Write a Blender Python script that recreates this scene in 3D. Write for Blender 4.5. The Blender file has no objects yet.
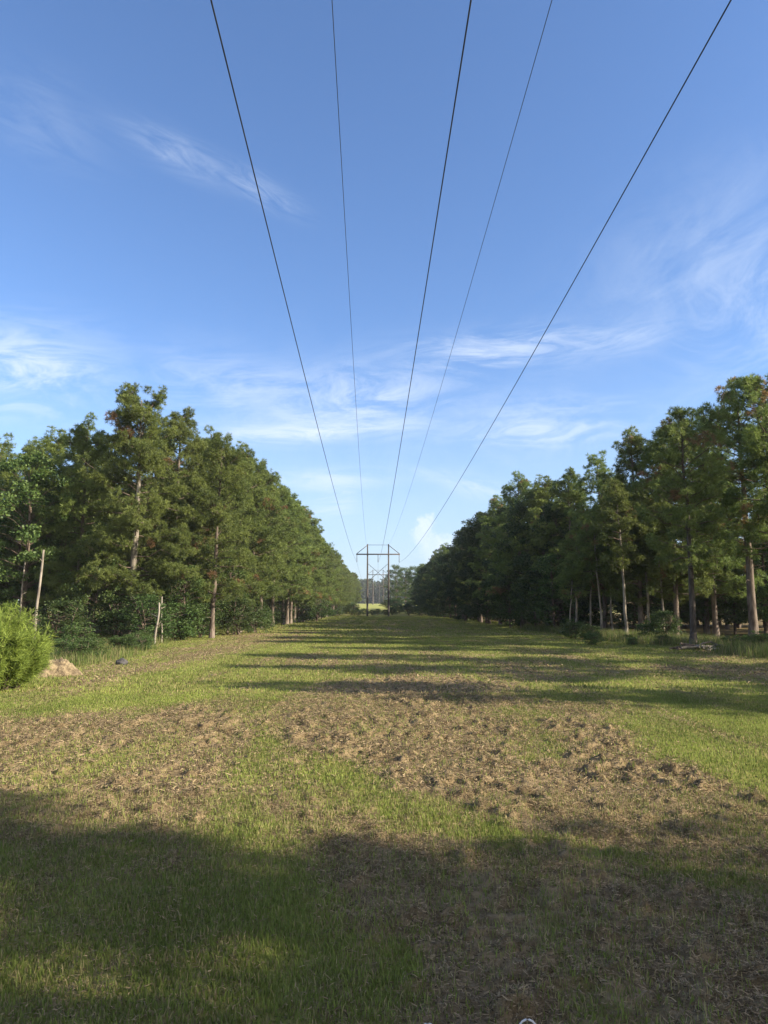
import bpy, math, random
import numpy as np

R = math.radians
random.seed(7)
rng = np.random.default_rng(11)
sc = bpy.context.scene
col = sc.collection

# ------------------------------------------------------------------ camera numbers
F = 711.0; VX = 378.0; HY = 608.0; EYE = 1.65
PITCH = math.atan((HY - 512) / F)
YAW = math.atan((384 - VX) / F * math.cos(PITCH))
SUN_EL = 27.0
SUN_DIR = (0.956, -0.292)            # where the sun stands, seen from above (x right, y ahead)


def ray(px, py):
    a = (px - 384) / F; b = (512 - py) / F
    fw = math.cos(PITCH) - b * math.sin(PITCH); z = math.sin(PITCH) + b * math.cos(PITCH)
    return np.array([a * math.cos(YAW) + fw * math.sin(YAW), -a * math.sin(YAW) + fw * math.cos(YAW), z])


def at(px, py):                       # where the flat ground is seen
    r = ray(px, py); k = -EYE / r[2]
    return (r[0] * k, r[1] * k)


def pd(px, d):                        # the x of something that stands d metres ahead
    return (px - VX) / F * d * 0.991


# ------------------------------------------------------------------ noise
def _h(xi, yi, s):
    n = (xi.astype(np.int64) * 374761393 + yi.astype(np.int64) * 668265263 + s * 974634777) & 0xFFFFFFFF
    n = ((n ^ (n >> 13)) * 1274126177) & 0xFFFFFFFF
    return ((n ^ (n >> 16)) & 0xFFFFFF) / float(0xFFFFFF)


def vn(x, y, s=0):
    x0 = np.floor(x); y0 = np.floor(y); fx = x - x0; fy = y - y0
    fx = fx * fx * (3 - 2 * fx); fy = fy * fy * (3 - 2 * fy)
    a = _h(x0, y0, s); b = _h(x0 + 1, y0, s); c = _h(x0, y0 + 1, s); d = _h(x0 + 1, y0 + 1, s)
    return (a * (1 - fx) + b * fx) * (1 - fy) + (c * (1 - fx) + d * fx) * fy


def fbm(x, y, s=0, o=4):
    v = 0; a = .5; t = 0
    for i in range(o):
        v = v + a * vn(x, y, s + i * 17); t += a; a *= .5; x = x * 2.03 + 5.1; y = y * 2.03 + 1.7
    return v / t


def sst(a, b, x):
    t = np.clip((x - a) / (b - a), 0, 1)
    return t * t * (3 - 2 * t)


# ------------------------------------------------------------------ where the cut hay lies
def poly(pts):
    return [at(*p) for p in pts]


STRAW = [   # (corners on the ground, strength)
    (poly([(300, 684), (400, 676), (500, 682), (580, 712), (640, 752), (740, 790), (860, 836), (860, 880), (640, 850),
           (520, 836), (430, 800), (330, 764), (272, 736), (262, 712)]), 1.0),
    (poly([(-200, 730), (60, 716), (190, 704), (250, 722), (262, 770), (240, 800), (190, 832), (90, 842), (-200, 846)]), .78),
    (poly([(268, 784), (340, 800), (430, 836), (600, 862), (767, 890), (1000, 960), (1000, 1100), (330, 1150), (400, 1010),
           (440, 950), (340, 900), (280, 850)]), .85),
    (poly([(240, 664), (330, 650), (560, 655), (640, 672), (560, 680), (330, 682)]), .45),
    (poly([(60, 690), (60, 668), (150, 655), (230, 636), (310, 630), (300, 640), (180, 664), (110, 684)]), .75),
    (poly([(640, 668), (700, 650), (900, 660), (900, 690), (760, 680)]), .6),
    (poly([(-60, 870), (60, 850), (130, 880), (60, 930), (-60, 950)]), .45),
    (poly([(-200, 850), (280, 850), (330, 900), (420, 960), (380, 1120), (-200, 1120)]), .40),
    (poly([(320, 625), (345, 620), (430, 620), (470, 628), (400, 634)]), .5),
]
GREEN = [
    (poly([(500, 706), (552, 712), (575, 760), (540, 775), (505, 745)]), .75),
    (poly([(700, 740), (767, 745), (767, 800), (735, 790)]), .6),
    (poly([(560, 850), (700, 860), (740, 885), (620, 880)]), .45),
    (poly([(280, 930), (380, 920), (420, 950), (380, 1000), (290, 985)]), .6),
]


def inpoly(P, x, y):
    c = np.zeros(x.shape, bool); n = len(P); j = n - 1
    for i in range(n):
        xi, yi = P[i]; xj, yj = P[j]
        if abs(yj - yi) > 1e-9:
            c ^= ((yi > y) != (yj > y)) & (x < (xj - xi) * (y - yi) / (yj - yi) + xi)
        j = i
    return c


def straw(x, y):
    x = np.asarray(x, float); y = np.asarray(y, float)
    sc_ = .25 + .03 * np.clip(y, 0, 40)
    acc = np.zeros(x.shape)
    for k in range(5):                # soft, ragged edges
        wx = x + (fbm(x * 1.6, y * 1.6, 3 + k * 7) - .5) * 2.6 * sc_ + (vn(x * 9, y * 9, 31 + k) - .5) * .9 * sc_
        wy = y + (fbm(x * 1.6, y * 1.2, 5 + k * 7) - .5) * 3.2 * sc_ + (vn(x * 9, y * 7, 51 + k) - .5) * 1.2 * sc_
        m = np.full(x.shape, .22)
        for P, s in STRAW: m = np.where(inpoly(P, wx, wy), np.maximum(m, s), m)
        for P, s in GREEN: m = np.where(inpoly(P, wx, wy), m * (1 - s), m)
        acc += m
    acc /= 5
    stripe = fbm(x * 2.2, y * .22, 77, 3)           # the mower's passes run along the clearing
    patch = fbm(x * .8, y * .5, 91, 4)
    acc = acc + (stripe - .5) * 1.1 + (patch - .5) * .8
    far = sst(160, 210, y)
    acc = acc * (1 - far) + .2 * far
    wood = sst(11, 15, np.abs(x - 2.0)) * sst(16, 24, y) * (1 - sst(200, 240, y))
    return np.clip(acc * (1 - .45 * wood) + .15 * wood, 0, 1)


def gz(x, y):
    x = np.asarray(x, float); y = np.asarray(y, float)
    z = 3.3 * sst(165, 330, y) + 2.5 * sst(330, 700, y)
    z = z + (fbm(x * .12, y * .12, 9, 2) - .5) * .16 * sst(2, 12, np.hypot(x, y))
    near = 1 - sst(14, 30, y)
    s = straw(x, y) if x.size < 4e6 else 0
    clod = sst(.48, .8, fbm(x * 7.0, y * 4.4, 21, 4)) * .055 * s * (.4 + 1.2 * fbm(x * 1.3, y * .6, 27, 3)) * (.5 + fbm(x * 24, y * 24, 23, 2))
    fine = (fbm(x * 13, y * 13, 41, 3) - .5) * (.015 + .035 * s)
    rut = (fbm(x * 1.4, y * .35, 61, 2) - .5) * .05
    return z + (clod + fine + rut) * near


# ------------------------------------------------------------------ object helpers
def tag(o, label=None, cat=None, group=None, kind=None):
    if label: o['label'] = label
    if cat: o['category'] = cat
    if group: o['group'] = group
    if kind: o['kind'] = kind
    return o


def empty(name, loc, rz=0.0, scale=1.0):
    o = bpy.data.objects.new(name, None); col.objects.link(o)
    o.location = loc; o.rotation_euler = (0, 0, rz)
    o.scale = (scale, scale, scale) if not hasattr(scale, '__len__') else scale
    o.empty_display_size = .3
    return o


def np_mesh(name, V, faces_list, mat, parent=None, colors=None, smooth=False, data_only=False):
    """faces_list: list of int arrays (n,3) or (n,4)"""
    me = bpy.data.meshes.new(name)
    V = np.asarray(V, np.float32)
    me.vertices.add(len(V)); me.vertices.foreach_set('co', V.ravel())
    loops = np.concatenate([f.ravel() for f in faces_list]).astype(np.int32)
    tot = np.concatenate([np.full(len(f), f.shape[1]) for f in faces_list]).astype(np.int32)
    st = np.concatenate([[0], np.cumsum(tot)[:-1]]).astype(np.int32)
    me.loops.add(len(loops)); me.loops.foreach_set('vertex_index', loops)
    me.polygons.add(len(tot)); me.polygons.foreach_set('loop_start', st); me.polygons.foreach_set('loop_total', tot)
    if smooth: me.polygons.foreach_set('use_smooth', np.ones(len(tot), bool))
    me.update(calc_edges=True)
    if colors is not None:
        ca = me.color_attributes.new('tint', 'FLOAT_COLOR', 'POINT')
        C = np.ones((len(V), 4), np.float32); C[:, :colors.shape[1]] = colors
        ca.data.foreach_set('color', C.ravel())
    me.materials.append(mat)
    o = bpy.data.objects.new(name, me); col.objects.link(o)
    if parent: o.parent = parent
    return o


class Tube:
    """collects tapered tubes and boxes for one mesh"""
    def __init__(s): s.V = []; s.Q = []; s.n = 0

    def tube(s, pts, rad, k=7, cap=True):
        pts = np.asarray(pts, float); m = len(pts)
        rad = np.full(m, rad, float) if np.isscalar(rad) else np.asarray(rad, float)
        d = np.gradient(pts, axis=0); d /= np.linalg.norm(d, axis=1)[:, None] + 1e-9
        ref = np.array([0, 0, 1.]) if abs(d[0, 2]) < .8 else np.array([1., 0, 0])
        a = np.linspace(0, 2 * math.pi, k, endpoint=False)
        for i in range(m):
            u = np.cross(d[i], ref); u /= np.linalg.norm(u) + 1e-9; v = np.cross(d[i], u)
            s.V.append(pts[i] + rad[i] * (np.cos(a)[:, None] * u + np.sin(a)[:, None] * v))
        for i in range(m - 1):
            for j in range(k):
                b = s.n + i * k
                s.Q.append((b + j, b + (j + 1) % k, b + k + (j + 1) % k, b + k + j))
        s.n += m * k
        if cap:
            for e, i in ((0, 0), (m - 1, 1)):
                c = s.n; s.V.append(pts[e][None]); s.n += 1
                b = c - m * k if i == 0 else c - 1 - k
                if i == 1: b = c - k - 1
                for j in range(k):
                    s.Q.append((b + j, b + (j + 1) % k, c, c))

    def box(s, a, b, w, h):
        """beam from a to b"""
        a = np.asarray(a, float); b = np.asarray(b, float); d = b - a; d /= np.linalg.norm(d)
        ref = np.array([0, 0, 1.]) if abs(d[2]) < .9 else np.array([0, 1., 0])
        u = np.cross(d, ref); u /= np.linalg.norm(u); v = np.cross(d, u)
        P = [p + su * u * w / 2 + sv * v * h / 2 for p in (a, b) for su, sv in ((-1, -1), (1, -1), (1, 1), (-1, 1))]
        n = s.n; s.V.append(np.array(P)); s.n += 8
        s.Q += [(n, n + 3, n + 2, n + 1), (n + 4, n + 5, n + 6, n + 7)] + [(n + i, n + (i + 1) % 4, n + 4 + (i + 1) % 4, n + 4 + i) for i in range(4)]

    def build(s, name, mat, parent=None, smooth=True, colors=None):
        V = np.concatenate(s.V); q = np.array(s.Q)
        tri = q[q[:, 2] == q[:, 3]][:, :3]; qq = q[q[:, 2] != q[:, 3]]
        return np_mesh(name, V, [f for f in (qq, tri) if len(f)], mat, parent, smooth=smooth)


def copy_thing(root, loc, rz, scale, label, cat, group=None, tilt=(0, 0)):
    r = root.copy(); col.objects.link(r)
    r.location = loc; r.rotation_euler = (tilt[0], tilt[1], rz)
    r.scale = (scale, scale, scale) if not hasattr(scale, '__len__') else scale
    for k in ('label', 'category', 'group'):
        if k in r: del r[k]
    tag(r, label, cat, group)
    for ch in list(root.children):
        c = ch.copy(); col.objects.link(c); c.parent = r
    return r


# ------------------------------------------------------------------ materials
class N:
    def __init__(s, nt): s.nt = nt; s.L = nt.links

    def new(s, t, **kw):
        n = s.nt.nodes.new(t)
        for k, v in kw.items(): setattr(n, k, v)
        return n

    def set(s, sock, v):
        if isinstance(v, bpy.types.NodeSocket): s.L.new(v, sock)
        else: sock.default_value = v

    def math(s, op, a, b=0.0, c=0.0, clamp=False):
        n = s.new('ShaderNodeMath', operation=op, use_clamp=clamp)
        s.set(n.inputs[0], a); s.set(n.inputs[1], b)
        if op in ('MULTIPLY_ADD',): s.set(n.inputs[2], c)
        return n.outputs[0]

    def mix(s, f, a, b, mode='MIX'):
        n = s.new('ShaderNodeMix', data_type='RGBA', blend_type=mode)
        s.set(n.inputs[0], f); s.set(n.inputs[6], a); s.set(n.inputs[7], b)
        return n.outputs[2]

    def noise(s, vec, scale, detail=4, rough=.55, dist=0):
        n = s.new('ShaderNodeTexNoise'); s.set(n.inputs['Vector'], vec)
        n.inputs['Scale'].default_value = scale; n.inputs['Detail'].default_value = detail
        n.inputs['Roughness'].default_value = rough; n.inputs['Distortion'].default_value = dist
        return n.outputs[0]

    def rng(s, v, a, b, c=0, d=1, smooth=True):
        n = s.new('ShaderNodeMapRange', interpolation_type='SMOOTHSTEP' if smooth else 'LINEAR')
        s.set(n.inputs[0], v)
        for i, q in enumerate((a, b, c, d)): s.set(n.inputs[i + 1], q)
        return n.outputs[0]


def mat_new(name):
    m = bpy.data.materials.new(name); m.use_nodes = True
    nt = m.node_tree; nt.nodes.clear()
    n = N(nt); out = n.new('ShaderNodeOutputMaterial')
    return m, n, out


def c4(*c): return (c[0], c[1], c[2], 1)


def leaf_mat(name, trans=.35, rough=.55, vary=.35, spec=.25):
    m, n, out = mat_new(name)
    a = n.new('ShaderNodeAttribute', attribute_name='tint')
    oi = n.new('ShaderNodeObjectInfo')
    hsv = n.new('ShaderNodeHueSaturation')
    n.set(hsv.inputs['Hue'], n.rng(oi.outputs['Random'], 0, 1, .5 - .03 * vary, .5 + .035 * vary, False))
    n.set(hsv.inputs['Saturation'], .95)
    n.set(hsv.inputs['Value'], n.rng(oi.outputs['Random'], 0, 1, 1 - vary * .5, 1 + vary * .5, False))
    n.set(hsv.inputs['Color'], a.outputs['Color'])
    b = n.new('ShaderNodeBsdfPrincipled')
    n.set(b.inputs['Base Color'], hsv.outputs[0]); b.inputs['Roughness'].default_value = rough
    b.inputs['Specular IOR Level'].default_value = spec
    t = n.new('ShaderNodeBsdfTranslucent'); n.set(t.inputs[0], hsv.outputs[0])
    mx = n.new('ShaderNodeMixShader'); mx.inputs[0].default_value = trans
    n.L.new(b.outputs[0], mx.inputs[1]); n.L.new(t.outputs[0], mx.inputs[2]); n.L.new(mx.outputs[0], out.inputs[0])
    return m


def simple(name, c1, c2, scale, rough=.85, bump=0.0, stretch=(1, 1, 1), detail=5, spec=.3, metal=0):
    m, n, out = mat_new(name)
    tc = n.new('ShaderNodeTexCoord'); mp = n.new('ShaderNodeMapping'); mp.inputs['Scale'].default_value = stretch
    n.L.new(tc.outputs['Object'], mp.inputs[0])
    f = n.noise(mp.outputs[0], scale, detail, .6)
    b = n.new('ShaderNodeBsdfPrincipled')
    n.set(b.inputs['Base Color'], n.mix(n.rng(f, .35, .65), c4(*c1), c4(*c2)))
    b.inputs['Roughness'].default_value = rough; b.inputs['Specular IOR Level'].default_value = spec
    b.inputs['Metallic'].default_value = metal
    if bump:
        bp = n.new('ShaderNodeBump'); bp.inputs['Strength'].default_value = 1; bp.inputs['Distance'].default_value = bump
        n.L.new(f, bp.inputs['Height']); n.L.new(bp.outputs[0], b.inputs['Normal'])
    n.L.new(b.outputs[0], out.inputs[0])
    return m


M_NEEDLE = leaf_mat('pine_needles', .38, .5)
M_LEAF = leaf_mat('broad_leaves', .35, .5)
M_GRASS = leaf_mat('grass_blades', .35, .6, 0, .15)
M_STRAW = leaf_mat('dry_straw', .2, .8, 0, .1)
M_BARK = simple('pine_bark', (.08, .06, .047), (.21, .17, .135), 6, .9, .03, (1, 1, .25))
M_BARK_DARK = simple('dark_pine_bark', (.04, .033, .027), (.11, .09, .073), 6, .9, .03, (1, 1, .25))
M_BARK_PALE = simple('pale_bark', (.17, .145, .115), (.36, .32, .26), 6, .9, .02, (1, 1, .3))
M_TWIG = simple('branch_bark', (.07, .05, .038), (.17, .13, .1), 5, .9)
M_POLE = simple('weathered_pole_wood', (.05, .042, .036), (.10, .085, .07), 2.5, .85, .01, (1, 1, .2))
M_WIRE = simple('aged_wire', (.02, .021, .024), (.035, .036, .04), 3, .5, 0, metal=.3)
M_INS = simple('grey_insulator', (.1, .1, .1), (.16, .16, .17), 5, .35)
M_DIRT = simple('dry_sandy_dirt', (.12, .09, .055), (.30, .235, .14), 9, .95, .08)
M_STONE = simple('dark_stone', (.035, .035, .038), (.09, .085, .085), 7, .8, .03)
M_PALEWIRE = simple('pale_wire', (.6, .6, .58), (.75, .75, .73), 5, .4)


def ground_mat():
    m, n, out = mat_new('mown_grass_ground')
    tc = n.new('ShaderNodeTexCoord'); P = tc.outputs['Object']
    a = n.new('ShaderNodeAttribute', attribute_name='tint')
    sep = n.new('ShaderNodeSeparateColor'); n.L.new(a.outputs['Color'], sep.inputs[0])
    s = sep.outputs[0]; wood = sep.outputs[1]
    n1 = n.noise(P, 1.7, 5, .65); n2 = n.noise(P, 9, 5, .65); n3 = n.noise(P, 45, 4, .7); n4 = n.noise(P, .35, 3, .5)
    f = n.math('ADD', s, n.math('MULTIPLY', n.math('SUBTRACT', n2, .5), 1.2))
    f = n.math('ADD', f, n.math('MULTIPLY', n.math('SUBTRACT', n3, .5), .9))
    f = n.rng(f, .2, .8)
    green = n.mix(n.rng(n1, .35, .65), c4(.13, .15, .035), c4(.25, .25, .065))
    green = n.mix(n.rng(n3, .4, .7), green, c4(.27, .235, .09))
    hay = n.mix(n.rng(n2, .35, .65), c4(.16, .118, .064), c4(.31, .235, .132))
    hay = n.mix(n.rng(n3, .55, .72), hay, c4(.07, .05, .03))
    colr = n.mix(f, green, hay)
    litter = n.mix(n.rng(n2, .4, .6), c4(.10, .075, .04), c4(.2, .14, .075))
    colr = n.mix(n.math('MULTIPLY', wood, n.rng(n1, .3, .6, .4, 1)), colr, litter)
    colr = n.mix(sep.outputs[2], colr, n.mix(n.rng(n4, .3, .7), c4(.24, .28, .075), c4(.37, .35, .12)))
    b = n.new('ShaderNodeBsdfPrincipled'); n.set(b.inputs['Base Color'], colr)
    b.inputs['Roughness'].default_value = 1; b.inputs['Specular IOR Level'].default_value = .05
    bp = n.new('ShaderNodeBump'); bp.inputs['Strength'].default_value = 1; bp.inputs['Distance'].default_value = .05
    h = n.math('ADD', n.math('MULTIPLY', n3, .5), n2)
    n.L.new(h, bp.inputs['Height']); n.L.new(bp.outputs[0], b.inputs['Normal'])
    n.L.new(b.outputs[0], out.inputs[0])
    return m


M_GROUND = ground_mat()


# ------------------------------------------------------------------ ground: one sheet to the horizon
def axis(fine0, fine1, step, g, lim0, lim1):
    a = list(np.arange(fine0, fine1, step)); s = step; x = a[-1]
    while x < lim1: s *= g; x += s; a.append(x)
    s = step; x = fine0
    while x > lim0: s *= g; x -= s; a.insert(0, x)
    return np.array(a)


xs = axis(-5.5, 5.5, .028, 1.03, -2600, 2600)
ys = axis(2.3, 10, .026, 1.022, -400, 4200)
GX, GY = np.meshgrid(xs, ys)
GZ = gz(GX, GY)
S = straw(GX, GY)
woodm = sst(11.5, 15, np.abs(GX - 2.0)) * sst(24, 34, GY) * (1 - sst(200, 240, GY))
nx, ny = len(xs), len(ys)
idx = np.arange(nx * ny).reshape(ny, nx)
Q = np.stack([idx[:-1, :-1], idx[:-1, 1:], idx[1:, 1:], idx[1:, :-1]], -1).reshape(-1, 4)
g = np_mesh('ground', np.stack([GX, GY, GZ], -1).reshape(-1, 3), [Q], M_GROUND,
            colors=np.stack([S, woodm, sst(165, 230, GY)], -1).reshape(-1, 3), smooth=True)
tag(g, kind='structure')
print('ground', nx, ny)


# ------------------------------------------------------------------ grass and straw, far too many to count
def blades(name, n, region, hgt, wid, keep, color, mat, lean=(.1, .5), lay=False, up=None):
    x0, x1, y0, y1 = region
    # even density inside the wedge the clearing opens
    u = rng.random(n); y = y0 + (y1 - y0) * u
    x = x0 + (x1 - x0) * rng.random(n)
    s = straw(x, y); k = keep(x, y, s) > rng.random(n)
    x = x[k]; y = y[k]; s = s[k]; n = len(x)
    z = gz(x, y) - .004
    h = hgt[0] + (hgt[1] - hgt[0]) * rng.random(n) ** 1.3
    if up is not None: h *= up(x, y)
    w = wid[0] + (wid[1] - wid[0]) * rng.random(n)
    a = rng.random(n) * 2 * np.pi; ln = lean[0] + (lean[1] - lean[0]) * rng.random(n)
    dx = np.cos(a) * ln; dy = np.sin(a) * ln
    t = rng.random(n) * 2 * np.pi; px = np.cos(t) * w / 2; py = np.sin(t) * w / 2
    ux, uy = np.cos(a), np.sin(a)
    if lay:    # a dry stalk lying on the sward
        lift = (rng.random(n) - .25) * .7
        zz = z + .002 + rng.random(n) * .022
        px = -uy * w / 2; py = ux * w / 2; kx = (rng.random(n) - .5) * .5 * h; tw_ = (rng.random(n) - .5) * w
        B = [(0, 0, 0, 1.0), (.5, 1, .55, .9), (1, 0, .9, .3)]
        L_, Rr = [], []
        for q, bend, up_, ws in B:
            cx = x + ux * h * q - uy * kx * bend; cy = y + uy * h * q + ux * kx * bend; cz = zz + h * lift * up_
            L_.append(np.stack([cx - px * ws, cy - py * ws, cz - tw_ * ws], -1)); Rr.append(np.stack([cx + px * ws, cy + py * ws, cz + tw_ * ws], -1))
    else:
        L_, Rr = [], []
        for q, hz_, ws in ((0, 0, 1.0), (.35, .6, .75), (1, 1, .12)):
            cx = x + dx * h * q; cy = y + dy * h * q; cz = z + h * hz_ * (1 - ln * .3 * q)
            L_.append(np.stack([cx - px * ws, cy - py * ws, cz], -1)); Rr.append(np.stack([cx + px * ws, cy + py * ws, cz], -1))
    V = np.stack([L_[0], Rr[0], L_[1], Rr[1], (L_[2] + Rr[2]) / 2], 1).reshape(-1, 3)
    b = np.arange(n)[:, None] * 5
    T = np.concatenate([b + [0, 1, 3], b + [0, 3, 2], b + [2, 3, 4]])
    C = np.repeat(color(x, y, s, rng.random(n)), 5, 0)
    o = np_mesh(name, V, [T], mat, colors=C)
    print(name, n)
    return o


def c_green(x, y, s, r):
    p = fbm(x * .9, y * .6, 123, 3)
    a = np.array([.12, .16, .03]); b = np.array([.30, .36, .07]); d = np.array([.40, .31, .16])
    t = np.clip(r * .8 + (p - .5) * 1.2, 0, 1)[:, None]
    c = a * (1 - t) + b * t
    dry = (rng.random(len(x)) < .06 + .4 * s)[:, None]
    return np.where(dry, c * .25 + d * .75 * (.6 + .6 * r[:, None]), c)


def c_straw(x, y, s, r):
    a = np.array([.125, .088, .05]); b = np.array([.46, .35, .20]); r = r[:, None]
    c = a * (1 - r) + b * r
    return np.where(rng.random(len(x))[:, None] < .22, c * .33, c)


def wedge(x, y, m=1.0):   # only where the photograph can look
    return (np.abs(x - .01 * y) < .57 * y + m).astype(float)


kg = lambda x, y, s: wedge(x, y) * np.clip(1.2 - s * .95, .22, 1) * (.35 + 1.1 * fbm(x * 2.5, y * 2.5, 8, 2))
ks = lambda x, y, s: wedge(x, y) * np.clip(s * 1.05 - .08, .05, 1) * (.05 + 1.9 * (fbm(x * 3.5, y * 3.5, 18, 3) - .2))
o = blades('short_grass', 330000, (-4.6, 4.6, 2.4, 6.6), (.02, .06), (.0035, .007), kg, c_green, M_GRASS); tag(o, 'short green mown grass in the shaded foreground', 'grass', kind='stuff')
o = blades('short_grass', 330000, (-8.5, 8.5, 6.6, 14), (.02, .055), (.006, .011), kg, c_green, M_GRASS); tag(o, 'short sunlit mown grass in the middle of the clearing', 'grass', kind='stuff')
open_ = lambda x, y: (np.abs(x - 1.5) < 14) * 1.0
o = blades('short_grass', 260000, (-15, 17, 14, 42), (.03, .08), (.010, .022), lambda x, y, s: kg(x, y, s) * open_(x, y), c_green, M_GRASS); tag(o, 'mown grass crossed by long tree shadows further down the clearing', 'grass', kind='stuff')
o = blades('short_grass', 110000, (-13, 14, 42, 150), (.04, .09), (.03, .06), lambda x, y, s: kg(x, y, s), c_green, M_GRASS); tag(o, 'distant mown grass reaching the wooden pylon', 'grass', kind='stuff')
o = blades('cut_hay', 560000, (-4.6, 4.6, 2.4, 6.6), (.014, .045), (.0022, .0038), ks, c_straw, M_STRAW, lay=True); tag(o, 'dry brown cuttings lying in the shaded foreground', 'cut hay', kind='stuff')
o = blades('cut_hay', 330000, (-8.5, 8.5, 6.6, 14), (.025, .075), (.0045, .008), ks, c_straw, M_STRAW, lay=True); tag(o, 'dry brown cuttings lying on the sunlit sward', 'cut hay', kind='stuff')
o = blades('cut_hay', 160000, (-15, 17, 14, 42), (.06, .14), (.011, .02), lambda x, y, s: ks(x, y, s) * open_(x, y), c_straw, M_STRAW, lay=True); tag(o, 'dry cuttings scattered across the shadow bands', 'cut hay', kind='stuff')


# ------------------------------------------------------------------ trees
def unit(v): return v / (np.linalg.norm(v, axis=-1, keepdims=True) + 1e-9)


def needles(cent, axis_, dead, bright, per, ln, w, R_=rng):
    """bursts of needles round the ends of twigs"""
    n = len(cent); c = np.repeat(cent, per, 0); ax = np.repeat(axis_, per, 0)
    d = unit(unit(R_.normal(size=(n * per, 3))) + ax * .55)
    L = ln * (.6 + .6 * R_.random(n * per))[:, None]
    side = unit(np.cross(d, R_.normal(size=(n * per, 3)))) * w * (.7 + .6 * R_.random(n * per))[:, None]
    root = c + d * L * .08
    V = np.stack([root - side * .35, root + side * .35, c + d * L * .6 + side * .5, c + d * L - side * .1], 1).reshape(-1, 3)
    b = np.arange(n * per)[:, None] * 4
    T = np.concatenate([b + [0, 1, 2], b + [0, 2, 3]])
    r = R_.random(n * per)[:, None]
    br = np.repeat(bright, per)[:, None]; dd = np.repeat(dead, per)[:, None]
    lo = np.array([.038, .075, .022]); hi = np.array([.245, .30, .062]); de = np.array([.26, .135, .065])
    C = lo + (hi - lo) * np.clip(br * .8 + r * .35, 0, 1)
    C = C * (1 - dd) + de * (.6 + .7 * r) * dd
    return V, T, np.repeat(C, 4, 0)


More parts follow.
